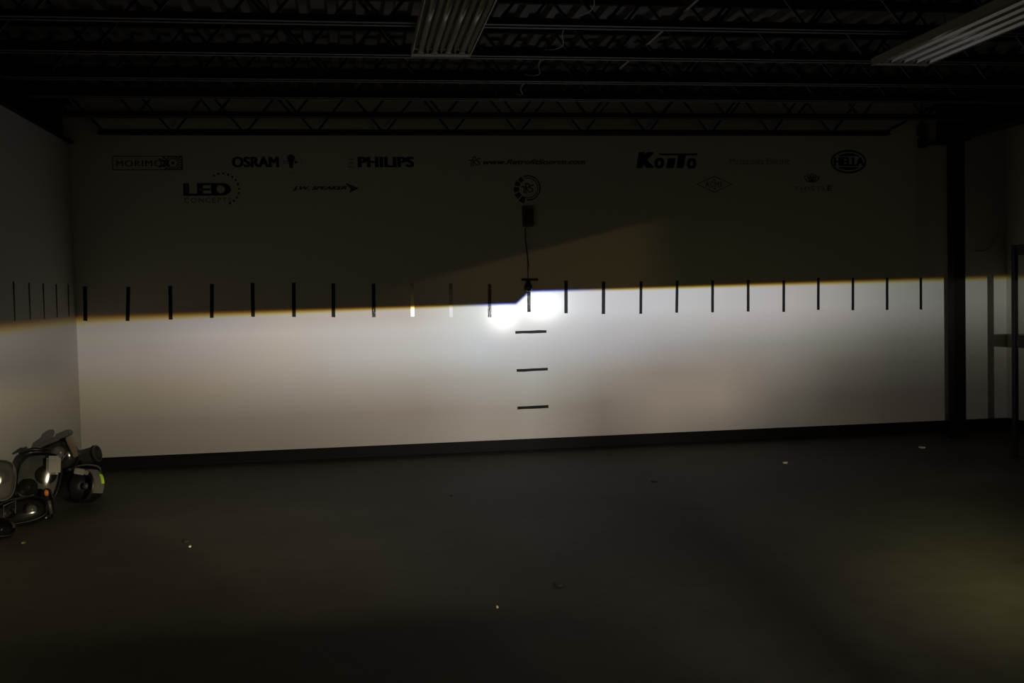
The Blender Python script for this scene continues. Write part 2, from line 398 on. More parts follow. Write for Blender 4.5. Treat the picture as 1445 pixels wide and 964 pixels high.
# ------------------------------------------------------------------ fluorescent fixtures
def fixture(x0, x1, yfar, label):
    wd_ = x1-x0; cx = (x0+x1)/2; L = 2.44
    t_ = thing('fluorescent_fixture', (cx, yfar, 2.40), label, 'light fixture')
    # tray: white trough body with turned edges
    bm = bmesh.new()
    h = wd_/2
    bx(bm, (-h, -L, .036), (h, 0, .040)); bx(bm, (-h, -L, 0), (-h+.005, 0, .036)); bx(bm, (h-.005, -L, 0), (h, 0, .036))
    fin(bm, 'housing', WHITE, t_)
    bm = bmesh.new(); bx(bm, (-h+.005, -.055, .004), (h-.005, 0, .010)); fin(bm, 'end_cap', WHITE, t_)
    bm = bmesh.new(); bx(bm, (-h+.005, -L, .004), (h-.005, -L+.055, .010)); fin(bm, 'end_cap', WHITE, t_)
    pit = (wd_-.02)/4
    for sec in range(2):
        ya, yb = -.055-sec*1.165, -.055-(sec+1)*1.165+.004
        for k in range(4):
            c = -h+.01+pit*(k+.5)
            # V shaped reflector trough around each tube
            bm = bmesh.new(); pr = [(-pit/2, .004), (-pit*.38, .020), (-pit*.2, .034), (pit*.2, .034), (pit*.38, .020), (pit/2, .004)]
            A = [bm.verts.new((c+px, ya, pz)) for px, pz in pr]; B = [bm.verts.new((c+px, yb, pz)) for px, pz in pr]
            for i in range(5): bm.faces.new((A[i], A[i+1], B[i+1], B[i]))
            fin(bm, 'reflector', ALU if (sec == 0 and x0 > 4) else WHITE, t_)
            bm = bmesh.new(); tube(bm, [(c, ya-.03, .018), (c, yb+.03, .018)], .0125, 12); fin(bm, 'lamp_tube', TUBE, t_, True)
            for ye in (ya, yb):
                s = -1 if ye == ya else 1
                yy = sorted((ye, ye+s*.03))
                box('lamp_holder', (c-.014, yy[0], .006), (c+.014, yy[1], .034), WHITE, t_)
    for yy in (-.35, -2.1):
        for s in (-1, 1):
            bm = bmesh.new(); tube(bm, [(s*.08, yy, .040), (s*.02, yy, .30)], .0015, 5); fin(bm, 'hanger_wire', STEEL, t_)
fixture(2.353, 2.640, -3.00, 'white four tube fluorescent fixture hanging left of the centre line')
fixture(4.787, 5.095, -2.93, 'white four tube fluorescent fixture hanging at the upper right')

# ------------------------------------------------------------------ column
t_ = thing('steel_column', (6.924, -.28, 0), 'brown painted square steel column standing in front of the wall at the right', 'column')
box('shaft', (-.05, -.05, .012), (.05, .05, 2.411), COLM, t_, .004)
box('base_plate', (-.09, -.09, 0), (.09, .09, .012), COLM, t_)
box('cap_plate', (-.075, -.09, 2.411), (.075, .09, 2.4245), COLM, t_)
for sx in (-1, 1):
    for sy in (-1, 1):
        bm = bmesh.new(); tube(bm, [(sx*.07, sy*.07, .012), (sx*.07, sy*.07, .028)], .009, 6); fin(bm, 'anchor_bolt', COLM, t_)

# ------------------------------------------------------------------ tape marks
X0T = .067; ST = .3048
tops = [403.6,403.6,401.4,398,396,395,395,394.5,393,393,393,394.7,389.4,390,389.6,388,387,386.5,386,382.5,382,381,380.6]
zt = [1.384,1.376,1.377,1.384,1.386,1.381,1.370,1.362,1.361,1.350,1.340,1.366,1.352,1.340,1.334,1.334,1.331,1.326,1.319,1.332,1.326,1.323,1.316]
ln = [.256,.256,.256,.257,.258,.262,.262,.262,.262,.266,.262,.255,.260,.262,.262,.260,.262,.257,.262,.266,.270,.272,.270]
tilt = [1.6,3.4,1.2,2.2,1.0,1.4,1.6,1.0,.3,.8,1.4,.8,1.2,1.5,1.7,2.0,1.0,.8,1.0,1.0,.8,.5,.3]
xoff = [0,.0,.002,.0,-.002,0,-.006,-.003,-.008,-.012,-.010,0,-.004,-.002,.003,0,-.003,-.003,0,-.002,-.001,0,0]
ordn = ['', 'first', 'second', 'third', 'fourth', 'fifth', 'sixth', 'seventh', 'eighth', 'ninth', 'tenth', 'eleventh']
def strip(w_, l_, M, seed, name='tape_strip'):
    """hand-torn piece of tape: subdivided band with ragged ends and slight waviness"""
    rnd = random.Random(seed); bm = bmesh.new(); n_ = 9; cols = 5; V_ = []
    for i in range(n_):
        zz = -l_/2 + l_*i/(n_-1); row = []
        for k in range(cols):
            xx = -w_/2 + w_*k/(cols-1) + rnd.uniform(-.0004, .0004)
            dz = rnd.uniform(-.0018, .0018) if i in (0, n_-1) else 0
            row.append(bm.verts.new((xx, -.0008-(0 if seed in (108, 109) else rnd.uniform(0, .0003)), zz+dz)))
        V_.append(row)
    for i in range(n_-1):
        for k in range(cols-1): bm.faces.new((V_[i][k], V_[i][k+1], V_[i+1][k+1], V_[i+1][k]))
    # thin solid: the same band again against the wall, closed round the edge
    W_ = [[bm.verts.new((v.co.x, -.0002, v.co.z)) for v in row] for row in V_]
    for i in range(n_-1):
        for k in range(cols-1): bm.faces.new((W_[i][k], W_[i+1][k], W_[i+1][k+1], W_[i][k+1]))
    rim = [(0, k) for k in range(cols)] + [(i, cols-1) for i in range(1, n_)] + [(n_-1, k) for k in range(cols-2, -1, -1)] + [(i, 0) for i in range(n_-2, 0, -1)]
    for (a, b_), (c, d) in zip(rim, rim[1:]+rim[:1]): bm.faces.new((V_[a][b_], W_[a][b_], W_[c][d], V_[c][d]))
    return fin(bm, name, M)
for i in range(23):
    M = TAPE
    if i == 8: M = TAPE_GLOSS
    elif i == 9: M = TAPE_MIRR
    elif i in (7, 10, 11): M = TAPE_SPECK
    wd_ = .0235 if i > 13 else .028
    L_ = ln[i]
    o = strip(wd_, L_, M, 100+i)
    o.location = (X0T+i*ST+xoff[i], -.0002, zt[i]-L_/2)
    # a few strips stand a little off the wall along one edge and catch the lamp
    o.rotation_euler = (0, math.radians(tilt[i]), math.radians({8: 1.8, 9: -.4}.get(i, 0)))
    k = i-11
    if k < 0:
        lab = f'black vertical tape strip on the back wall, {ordn[-k]} one left of the plumb bob'
        if i == 8: lab = 'vertical tape strip with glaring white lower end, third one left of the plumb bob'
        if i == 9: lab = 'vertical tape strip with pinkish shining lower end, second one left of the plumb bob'
        if i == 10: lab = 'vertical tape strip with speckled lower end, first one left of the plumb bob'
    elif k == 0: lab = 'speckled vertical tape strip right behind and below the plumb bob'
    else: lab = f'black vertical tape strip on the back wall, {ordn[k]} one right of the plumb bob'
    tag(o, lab, 'tape mark', 'vertical tape strips across the back wall')
for (x, z, wd_, h, tl, nm) in ((3.430, .9515, .252, .022, -.2, 'top one of the three horizontal black tape bars below the bright spot'),
                   (3.434, .649, .252, .022, -.5, 'middle one of the three horizontal black tape bars below the bright spot'),
                   (3.4325, .349, .252, .022, -.5, 'bottom one of the three horizontal black tape bars, nearest the baseboard')):
    o = strip(wd_, h, TAPE, int(z*100)); o.location = (x, -.0002, z); o.rotation_euler = (0, math.radians(tl), 0)
    tag(o, nm, 'tape mark', 'horizontal tape bars down the centre line')
o = strip(.135, .021, TAPE, 55); o.location = (3.430, -.0016, 1.367)
tag(o, 'short horizontal black tape bar crossing just above the plumb bob', 'tape mark')
ll = ['farthest from the back corner', 'fourth from the back corner', 'middle one of five', 'second from the back corner', 'nearest the back corner']
for i in range(5):
    o = strip(.025, [.268,.258,.255,.25,.25][i], TAPE, 300+i); o.rotation_euler = (math.radians(.6), 0, PI/2)
    o.location = (.0002, -.195-(4-i)*ST, 1.257+.004*i)
    tag(o, f'thin black vertical tape strip on the left wall, {ll[i]}', 'tape mark', 'vertical tape strips on the left wall')

# ------------------------------------------------------------------ wall decals
def curve_mesh(cu, name):
    o = bpy.data.objects.new('tmp', cu); C.objects.link(o)
    dg = bpy.context.evaluated_depsgraph_get(); dg.update()
    me = bpy.data.meshes.new_from_object(o.evaluated_get(dg)); me.name = name
    bpy.data.objects.remove(o); bpy.data.curves.remove(cu)
    return me
def to_wall(me, off):
    for v in me.vertices:
        x, y, z = v.co; v.co = (x, -off-z, y)
def text(s, x0, x1, z0, z1, M, root, bold=0.0, shear=0.0, off=.0006, name='lettering', sp=1.0):
    cu = bpy.data.curves.new('t', 'FONT'); cu.body = s; cu.size = 1; cu.shear = shear; cu.space_character = sp + bold*.9
    cu.extrude = .0; cu.resolution_u = 6
    me = curve_mesh(cu, name)
    if bold:                              # heavier weight: strokes widened by copies set side by side
        base = me; bm = bmesh.new()
        for i, q in enumerate((-1.2, -.6, 0, .6, 1.2)):
            for r_ in ((0,) if bold < .02 else (-.4, .4)):
                n0 = len(bm.verts); bm.from_mesh(base); bm.verts.ensure_lookup_table()
                for v in bm.verts[n0:]: v.co.x += bold*q; v.co.y += bold*r_
        me = bpy.data.meshes.new(name); bm.to_mesh(me); bm.free(); bpy.data.meshes.remove(base)
    xs = [v.co.x for v in me.vertices]; ys = [v.co.y for v in me.vertices]
    ax, bx_, ay, by = min(xs), max(xs), min(ys), max(ys)
    R_ = root.location
    for v in me.vertices:
        v.co.x = x0-R_.x + (v.co.x-ax)/(bx_-ax)*(x1-x0); v.co.y = z0-R_.z + (v.co.y-ay)/(by-ay)*(z1-z0); v.co.z = 0
    to_wall(me, off)
    return link(name, me, root, M)
def flat(loops, M, root, name='emblem', off=.0006):
    cu = bpy.data.curves.new('c', 'CURVE'); cu.dimensions = '2D'; cu.fill_mode = 'BOTH'; cu.extrude = .0003
    for lp in loops:
        s = cu.splines.new('POLY'); s.points.add(len(lp)-1); s.use_cyclic_u = True
        for q, (x, z) in zip(s.points, lp): q.co = (x-root.location.x, z-root.location.z, 0, 1)
    me = curve_mesh(cu, name); to_wall(me, off)
    return link(name, me, root, M)
def ell(cx, cz, rx, rz, n_=40, a0=0, a1=2*PI):
    full = abs(a1-a0-2*PI) < 1e-6
    return [(cx+rx*math.cos(a0+(a1-a0)*k/(n_ if full else n_-1)), cz+rz*math.sin(a0+(a1-a0)*k/(n_ if full else n_-1))) for k in range(n_)]
def arc(cx, cz, r0, r1, a0, a1, n_=24):
    return ell(cx, cz, r1, r1, n_, a0, a1) + ell(cx, cz, r0, r0, n_, a1, a0)
def rect(x0, x1, z0, z1): return [(x0, z0), (x1, z0), (x1, z1), (x0, z1)]
def quad_line(a, b_, t_):
    a = Vector(a); b_ = Vector(b_); d = (b_-a).normalized(); n_ = Vector((-d.y, d.x))*t_/2
    return [tuple(a+n_), tuple(a-n_), tuple(b_-n_), tuple(b_+n_)]
def decal(cx, cz, label, group=None): return thing('wall_decal', (cx, 0, cz), label, 'decal', group)

# boxed word with sunburst
t_ = decal(.55, 2.24, 'framed dark word decal with a sunburst end, upper left of the wall')
flat([rect(.298, .803, 2.243, 2.350), rect(.304, .797, 2.249, 2.344)], VBROWN, t_, 'frame')
text('MORIMO', .325, .655, 2.270, 2.318, VBROWN, t_, bold=.012, sp=1.15)
loops = []; cx, cz = .733, 2.2965
for k in range(20):
    a = 2*PI*k/20+.07; da = .085
    def edge(a_):
        tt = min(.070/max(abs(math.cos(a_)), 1e-3), .053/max(abs(math.sin(a_)), 1e-3)); return (cx+tt*math.cos(a_), cz+tt*math.sin(a_))
    loops.append([(cx+.028*math.cos(a-da), cz+.028*math.sin(a-da)), edge(a-da), edge(a+da), (cx+.028*math.cos(a+da), cz+.028*math.sin(a+da))])
for lp in loops: pass
flat(loops, VINYL, t_, 'sunburst')
flat([ell(cx, cz, .012, .012, 16)], VINYL, t_, 'sun_disc')
flat([arc(.60, 2.2965+.09, .118, .130, -PI*.42, -PI*.18)], VINYL, t_, 'swoosh'); flat([arc(.60, 2.2965-.09, .118, .130, PI*.18, PI*.42)], VINYL, t_, 'swoosh')
text('T', .662, .690, 2.272, 2.318, VBROWN, t_, bold=.012)
# bold word + bulb emblem
t_ = decal(1.42, 2.24, 'bold black five letter word decal with a ringed light bulb emblem')
text('OSRAM', 1.164, 1.512, 2.262, 2.342, VINYL, t_, bold=.045)
cx, cz = 1.603, 2.300
flat([ell(cx, cz, .074, .086, 48), ell(cx, cz, .0725, .0845, 48)], VBROWN, t_, 'ring')
flat([ell(cx, cz+.028, .030, .030, 28, -PI*.12, PI*1.12)+[(cx-.020, cz+.006), (cx-.012, cz-.045), (cx+.012, cz-.045), (cx+.020, cz+.006)]], VINYL, t_, 'bulb')
flat([rect(cx-.058, cx-.026, cz-.010, cz+.010), rect(cx-.055, cx-.029, cz-.006, cz+.006)], VINYL, t_, 'bar')
flat([[(cx+.028, cz-.012), (cx+.058, cz), (cx+.028, cz+.012)]], VINYL, t_, 'bar')
# second bold word
t_ = decal(2.32, 2.24, 'heavy black seven letter capitals decal, upper row left of centre')
text('PHILIPS', 2.106, 2.540, 2.258, 2.340, VINYL, t_, bold=.05)
for k in range(3):
    flat([rect(2.028+.006*k, 2.075, 2.258+.03*k, 2.266+.03*k)], VGREY, t_, 'faint_mark')
# web address
t_ = decal(3.44, 2.27, 'thin slanted web address decal with a small emblem, top centre of the wall')
text('www.RetrofitSource.com', 3.080, 3.905, 2.276, 2.318, VBROWN, t_, bold=.02, shear=.35)
def trs(x, z, h, M, root):
    w_ = h*.95; t = h*.11
    P_ = lambda a, b: (x+a*w_, z+b*h)
    S_ = lambda *pts: [quad_line(P_(*a), P_(*b), t) for a, b in zip(pts, pts[1:])]
    for strokes in (S_((-.25, .62), (.16, .62)) + S_((.06, .62), (.02, 0)),
                    S_((.22, 0), (.22, .95), (.50, .90), (.52, .62), (.24, .50), (.60, .10)),
                    S_((.98, .78), (.66, .74), (.62, .56), (.92, .36), (.88, .20), (.66, .16))):
        for q in strokes: flat([q], M, root, 'letter_stroke', .0006)
trs(2.985, 2.262, .080, VBROWN, t_)
# chunky slanted word with long T bar
t_ = decal(4.57, 2.23, 'chunky black slanted word decal with one long top bar, upper row right of centre')
text('K', 4.322, 4.470, 2.243, 2.372, VINYL, t_, bold=.07, shear=.15)
text('o', 4.470, 4.552, 2.240, 2.326, VINYL, t_, bold=.045, shear=.1)
flat([[(4.566, 2.241), (4.630, 2.241), (4.650, 2.322), (4.584, 2.322)]], VINYL, t_, 'letter')
flat([[(4.652, 2.241), (4.712, 2.241), (4.735, 2.348), (4.672, 2.348)]], VINYL, t_, 'letter')
flat([[(4.515, 2.345), (4.826, 2.345), (4.832, 2.364), (4.800, 2.360), (4.520, 2.360), (4.505, 2.368)]], VINYL, t_, 'top_bar')
text('o', 4.742, 4.822, 2.236, 2.322, VINYL, t_, bold=.045, shear=.1)
# thin two word decal
t_ = decal(5.36, 2.26, 'faint thin two word decal, upper row at the right')
text('Matsushita Electric', 5.107, 5.622, 2.270, 2.322, VGREY, t_)
# oval
t_ = decal(6.135, 2.19, 'black oval word decal at the right end of the upper row')
cx, cz = 6.135, 2.290
flat([ell(cx, cz, .158, .098, 56), ell(cx, cz, .142, .082, 56)], VINYL, t_, 'oval_ring')
def seg_(sg):
    pts = []
    for k in range(21):
        a = PI*(.22+.56*k/20); pts.append((cx+.126*math.cos(a), cz+sg*.070*math.sin(a)))
    return pts
flat([seg_(1)], VINYL, t_, 'oval_segment'); flat([seg_(-1)], VINYL, t_, 'oval_segment')
text('HELLA', cx-.130, cx+.140, cz-.036, cz+.036, VINYL, t_, bold=.055)
# block letters with dotted arc
t_ = decal(1.0, 1.99, 'block letter decal with a dotted arc above a small word, lower row at left')
text('LED', .802, 1.150, 2.050, 2.145, VBROWN, t_, bold=.05)
flat([rect(.815, .845, 2.07, 2.135)], VBROWN, t_, 'letter_core'); flat([rect(.915, .995, 2.088, 2.104)], VBROWN, t_, 'letter_core')
flat([arc(1.075, 2.098, .030, .040, 0, 1.99*PI, 30)], VBROWN, t_, 'letter_core')
text('CONCEPTS', .806, 1.150, 1.998, 2.034, VBROWN, t_, sp=1.3)
for k in range(12):
    a = PI*(.66-.093*k); flat([ell(1.088+.122*math.cos(a), 2.098+.118*math.sin(a), .0085, .0085, 12)], VINYL, t_, 'dot')
# slanted word with arrow
t_ = decal(1.85, 2.06, 'slanted black word decal ending in an arrow head, lower row')
text('J.W. SPEAKER', 1.605, 2.018, 2.080, 2.116, VINYL, t_, bold=.035, shear=.35)
flat([[(2.022, 2.118), (2.010, 2.140), (2.108, 2.098), (2.034, 2.062), (2.048, 2.092), (2.040, 2.106)]], VINYL, t_, 'arrow_head')
# ring emblem
t_ = decal(3.43, 1.97, 'round ring emblem decal with gear blocks, directly above the small hanging case')
cx, cz = 3.434, 2.092
flat([arc(cx, cz, .090, .100, -PI*.55, PI*.62, 48)], VINYL, t_, 'outer_ring'); flat([arc(cx, cz, .074, .081, -PI*.60, PI*.60, 48)], VINYL, t_, 'inner_ring')
for k in range(5):
    a = PI*(.73+.155*k); r0_, r1_ = .066+.003*k, .103+.006*k
    flat([arc(cx, cz, r0_, r1_, a-PI*.062, a+PI*.062, 6)], VINYL, t_, 'gear_block')
trs(cx-.035, cz-.045, .085, VINYL, t_)
# diamond
t_ = decal(4.972, 2.04, 'thin diamond outline decal with four letters inside, lower row')
cx, cz = 4.972, 2.110
flat([[(cx-.155, cz), (cx, cz-.068), (cx+.155, cz), (cx, cz+.068)], [(cx-.143, cz), (cx, cz-.0615), (cx+.143, cz), (cx, cz+.0615)]], VBROWN, t_, 'diamond_frame')
text('ACME', cx-.078, cx+.068, cz-.020, cz+.022, VBROWN, t_, bold=.01, sp=1.15)
flat([[(cx-.008, cz+.028), (cx+.008, cz+.028), (cx, cz+.046)]], VBROWN, t_, 'pointer'); flat([[(cx-.008, cz-.028), (cx+.008, cz-.028), (cx, cz-.046)]], VBROWN, t_, 'pointer')
# lotus
t_ = decal(5.82, 2.04, 'lotus flower decal over a faint word, lower row near the right')
cx, cz = 5.812, 2.122
def petal(ang, l_, w_, off=(0, 0)):
    o_ = []
    for k in range(13):
        f = k/12; r_ = l_*f; h_ = w_*math.sin(PI*f**.8); o_.append((r_, h_))
    pts = o_+[(a, -b_) for a, b_ in o_[-2:0:-1]]
    ca, sa = math.cos(ang), math.sin(ang)
    return [(cx+off[0]+a*ca-b_*sa, cz+off[1]+a*sa+b_*ca) for a, b_ in pts]
for an, l_ in ((90, .082), (62, .078), (118, .078), (36, .088), (144, .088)):
    big = petal(math.radians(an), l_, .020); sm = petal(math.radians(an), l_*.80, .0125, (.008*math.cos(math.radians(an)), .008*math.sin(math.radians(an))))
    flat([big, sm], VINYL, t_, 'petal')
text('THISTLE', 5.652, 5.985, 2.052, 2.088, VGREY, t_, sp=1.2)
text('E', 5.945, 5.985, 2.050, 2.094, VBROWN, t_, off=.0012)

# ------------------------------------------------------------------ plumb bob on its reel
t_ = thing('plumb_reel', (3.424, -.002, 1.785), 'small dark reel case fixed to the wall under the round emblem', 'reel')
box('case', (-.044, -.034, 0), (.044, 0, .163), WOODB, t_, .006)
box('face_plate', (-.030, -.038, .022), (.030, -.034, .142), PLAST, t_, .0015)
bm = bmesh.new(); tube(bm, [(0, -.038, .055), (0, -.046, .055)], .013, 14); fin(bm, 'knob', GPLAST, t_)
box('string_outlet', (-.016, -.026, -.008), (-.004, -.012, .0), PLAST, t_)
t_ = thing('plumb_bob', (3.412, -.036, 1.268), 'dark teardrop plumb bob hanging on a cord before the centre mark', 'plumb bob')
bm = bmesh.new(); lathe(bm, [(0, 0), (.016, .003), (.028, .014), (.033, .030), (.031, .046), (.022, .066), (.014, .082), (.012, .092), (.005, .098), (0, .098)], 20); fin(bm, 'weight', LEAD, t_, smooth=True)
bm = bmesh.new(); tube(bm, [(0, 0, .097), (.001, 0, .15), (.003, 0, .19)], .0032, 6); fin(bm, 'lower_cord', DWIRE, t_)
bm = bmesh.new(); pts = [(.004+.007*math.cos(a), 0, .203+.011*math.sin(a)) for a in [2*PI*k/12 for k in range(12)]]; tube(bm, pts+[pts[0]], .0026, 6, cap=False); fin(bm, 'hook', STEEL, t_)
bm = bmesh.new(); tube(bm, [(.005, 0, .21), (.003, 0, .26), (-.006, 0, .34), (-.014, .004, .42), (-.012, .014, .505)], .0042, 6); fin(bm, 'upper_cord', DWIRE, t_)

# ------------------------------------------------------------------ rack at the right edge
PX, PY = 6.708, -1.354
t_ = thing('steel_rack', (PX, PY, 0), 'tall black steel rack frame standing at the right edge', 'rack')
Wd, Dp, H = .78, -1.5, 1.515
for (a, b_) in ((0, 0), (Wd, 0), (0, Dp), (Wd, Dp)):
    bm = bmesh.new(); bx(bm, (a-.019, b_-.002, 0), (a+.019, b_+.002, H)); bx(bm, (a-.019, b_-.02, 0), (a-.015, b_+.02, H)); 
    fin(bm, 'post', STEEL, t_)
    box('foot', (a-.03, b_-.03, 0), (a+.03, b_+.03, .006), STEEL, t_)
for z0, z1 in ((.786, .868), (1.443, 1.515)):
    for yy in (0, Dp): box('cross_beam', (.019, yy-.014, z0), (Wd-.019, yy+.014, z1), STEEL, t_)
    for xx in (0, Wd): box('side_beam', (xx-.012, Dp+.02, z0), (xx+.012, -.02, z1), STEEL, t_)
for z in (.835,):
    box('shelf', (.012, Dp+.014, z), (Wd-.012, -.014, z+.018), STEEL, t_)

# pale cord on wall near the corner
bm = bmesh.new()
tube(bm, [(7.497, -.012, 1.755), (7.487, -.012, 1.70), (7.462, -.012, 1.63), (7.425, -.012, 1.572), (7.38, -.012, 1.535), (7.325, -.012, 1.522), (7.27, -.012, 1.530)], .0045, 6)
tag(fin(bm, 'loose_cord', mat('dull_white_cord', (.6, .6, .55), .5), smooth=True), 'faint pale cord hanging in a curve on the wall right of the column', 'cord')
# junction box with conduit at girder end
t_ = thing('junction_box', (6.785, 0, 2.50), 'small metal junction box on the wall beside the girder end', 'box')
box('case', (-.045, -.045, 0), (.035, 0, .075), LGREY, t_, .004)
bm = bmesh.new(); tube(bm, [(-.01, -.022, .075), (-.01, -.022, .30)], .011, 8); fin(bm, 'conduit', LGREY, t_, True)
bm = bmesh.new(); tube(bm, [(-.01, -.022, .075), (-.01, -.022, .095)], .017, 8); fin(bm, 'coupling', ALU, t_)
box('lower_case', (-.035, -.05, -.10), (.030, 0, -.02), PLAST, t_, .004)
bm = bmesh.new(); tube(bm, [(-.01, -.022, -.02), (-.01, -.022, 0)], .010, 8); fin(bm, 'coupling', ALU, t_)

# ------------------------------------------------------------------ pile of old headlights by the left wall
def prism(bm, outline, y0, y1, scale_back=.8):
    cx = sum(p[0] for p in outline)/len(outline); cz = sum(p[1] for p in outline)/len(outline)
    A = [bm.verts.new((x, y0, z)) for x, z in outline]
    Mid = [bm.verts.new((x, y0+(y1-y0)*.45, z)) for x, z in outline]
    B = [bm.verts.new((cx+(x-cx)*scale_back, y1, cz+(z-cz)*scale_back)) for x, z in outline]
    n_ = len(outline)
    for P_, Q_ in ((A, Mid), (Mid, B)):
        for i in range(n_): bm.faces.new((P_[i], P_[(i+1) % n_], Q_[(i+1) % n_], Q_[i]))
    bm.faces.new(B)
    return A
def smooth_outline(pts, it=2):
    for _ in range(it):
        q = []
        for i in range(len(pts)):
            a = pts[i]; b_ = pts[(i+1) % len(pts)]
            q += [(a[0]*.75+b_[0]*.25, a[1]*.75+b_[1]*.25), (a[0]*.25+b_[0]*.75, a[1]*.25+b_[1]*.75)]
        pts = q
    return pts
def headlight(loc, rot, outline, depth, label, hm=PLAST, lens=CLEAR, proj_=None, bowls=(), bez=None, extras=None, name='headlight_assembly', tabs=()):
    t_ = thing(name, loc, label, 'headlight', 'loose headlights piled by the left wall', rot)
    ol = smooth_outline(outline, 2)
    bm = bmesh.new(); prism(bm, ol, 0, depth, .62)
    bm.normal_update(); bmesh.ops.solidify(bm, geom=bm.faces[:], thickness=.003)
    fin(bm, 'housing', hm, t_)
    cx = sum(p[0] for p in ol)/len(ol); cz = sum(p[1] for p in ol)/len(ol)
    # inner bezel floor
    bm = bmesh.new(); V_ = [bm.verts.new((cx+(x-cx)*.90, depth*.38, cz+(z-cz)*.90)) for x, z in ol]; bm.faces.new(V_)
    fin(bm, 'bezel', bez or PLAST, t_)
    # domed outer lens
    bm = bmesh.new(); n_ = len(ol); prev = [bm.verts.new((x, -.001, z)) for x, z in ol]
    for s, d in ((.93, -.012), (.75, -.024), (.45, -.032)):
        cur = [bm.verts.new((cx+(x-cx)*s, d, cz+(z-cz)*s)) for x, z in ol]
        for i in range(n_): bm.faces.new((prev[i], prev[(i+1) % n_], cur[(i+1) % n_], cur[i]))
        prev = cur
    c_ = bm.verts.new((cx, -.035, cz))
    for i in range(n_): bm.faces.new((prev[i], prev[(i+1) % n_], c_))
    fin(bm, 'lens_cover', lens, t_, True)
    # rim
    bm = bmesh.new(); tube(bm, [(x, 0, z) for x, z in ol]+[(ol[0][0], 0, ol[0][1])], .003, 6, cap=False); fin(bm, 'rim', bez or hm, t_)
    RX = Matrix.Rotation(PI/2, 4, 'X')
    for (bx_, bz_, r_) in bowls:
        bm = bmesh.new(); lathe(bm, [(r_, .0), (r_*.93, -.012), (r_*.72, -.026), (r_*.4, -.036), (r_*.15, -.040)], 20)
        bmesh.ops.transform(bm, matrix=Matrix.Translation((bx_, .006, bz_)) @ RX, verts=bm.verts)
        rb = fin(bm, 'reflector_bowl', DCHROME, t_, True)
        bm = bmesh.new(); lathe(bm, [(0, .0), (.006, -.002), (.008, -.010), (.008, -.034), (0, -.036)], 12)
        bmesh.ops.transform(bm, matrix=Matrix.Translation((bx_, .010, bz_)) @ RX, verts=bm.verts)
        fin(bm, 'bulb', GPLAST, rb, True)
    if proj_:
        px, pz, r_ = proj_
        bm = bmesh.new(); lathe(bm, [(r_*1.18, 0), (r_*1.2, .012), (r_*1.02, .016), (r_, .004)], 24)
        bmesh.ops.transform(bm, matrix=Matrix.Translation((px, .02, pz)) @ RX, verts=bm.verts)
        pr_ = fin(bm, 'projector_ring', PLAST, t_, True)
        bm = bmesh.new(); lathe(bm, [(r_, .0), (r_*.9, .010), (r_*.65, .019), (r_*.35, .024), (0, .026)], 24)
        bmesh.ops.transform(bm, matrix=Matrix.Translation((px, .02, pz)) @ RX, verts=bm.verts)
        fin(bm, 'projector_lens', mat('projector_glass', (.16, .15, .15), .25, coat=.6), pr_, True)
    for (tx, tz, an) in tabs:
        bm = bmesh.new(); R_ = Matrix.Rotation(an, 3, 'Y'); bx(bm, (tx, depth*.3, tz-.012), (tx+.045, depth*.3+.006, tz+.012), R_, (tx, 0, tz))
        fin(bm, 'mounting_tab', hm, t_)
    return t_
D = math.radians
# A: upper boxy unit with projector, chrome trim and thick dark hood
A_ = headlight((.195, -1.30, .315), (D(-6), D(-20), D(8)), [(-.095, -.105), (.055, -.115), (.105, -.05), (.085, .085), (-.07, .085), (-.105, .02)], .13,
    'dark boxy projector headlight tilted on top of the pile by the left wall', proj_=(-.005, .005, .042), hm=PLAST, bez=PLAST, lens=glass('smoked_clear', (.8, .78, .76), .05), tabs=((.09, -.03, .4),))
bm = bmesh.new(); bx(bm, (-.088, -.045, .076), (.045, .10, .106)); bx(bm, (.02, -.05, .082), (.108, .10, .120)); bmesh.ops.bevel(bm, geom=bm.edges[:], offset=.008, segments=2, affect='EDGES')
fin(bm, 'hood', GPLAST, A_)
bm = bmesh.new(); bx(bm, (-.112, -.04, -.055), (-.078, .09, .092)); bmesh.ops.bevel(bm, geom=bm.edges[:], offset=.012, segments=2, affect='EDGES'); fin(bm, 'side_frame', PLAST, A_)
bm = bmesh.new(); tube(bm, [(.038, -.036, .078), (.058, -.036, .05), (.052, -.036, -.015), (-.035, -.036, -.068)], .0026, 6); fin(bm, 'chrome_trim', CHROME, A_)
bm = bmesh.new(); bx(bm, (.068, -.03, -.06), (.10, .09, .075)); bmesh.ops.bevel(bm, geom=bm.edges[:], offset=.006, segments=2, affect='EDGES'); tag(fin(bm, 'side_panel', mat('brown_clear_plastic', (.14, .10, .07), .3), A_), 'brownish side panel')
# B: grey round can
t_ = thing('headlight_bucket', (.318, -1.045, .262), 'dull grey cylindrical headlight can lying on the right shoulder of the pile', 'headlight', None, (D(0), D(76), D(-14)))
bm = bmesh.new(); lathe(bm, [(0, -.055), (.046, -.055), (.050, -.050), (.050, .035), (.054, .038), (.054, .050), (.046, .052), (.042, .02), (0, .01)], 28)
fin(bm, 'can', GPLAST, t_, False)
bm = bmesh.new(); tube(bm, [(0, 0, -.055), (.005, .0, -.07), (-.01, .01, -.085), (-.03, .02, -.09)], .006, 6); fin(bm, 'cable', PLAST, t_, True)
bm = bmesh.new(); lathe(bm, [(.057, .03), (.057, .036), (.050, .036), (.050, .03), (.057, .03)], 24); fin(bm, 'clamp_ring', PLAST, t_)
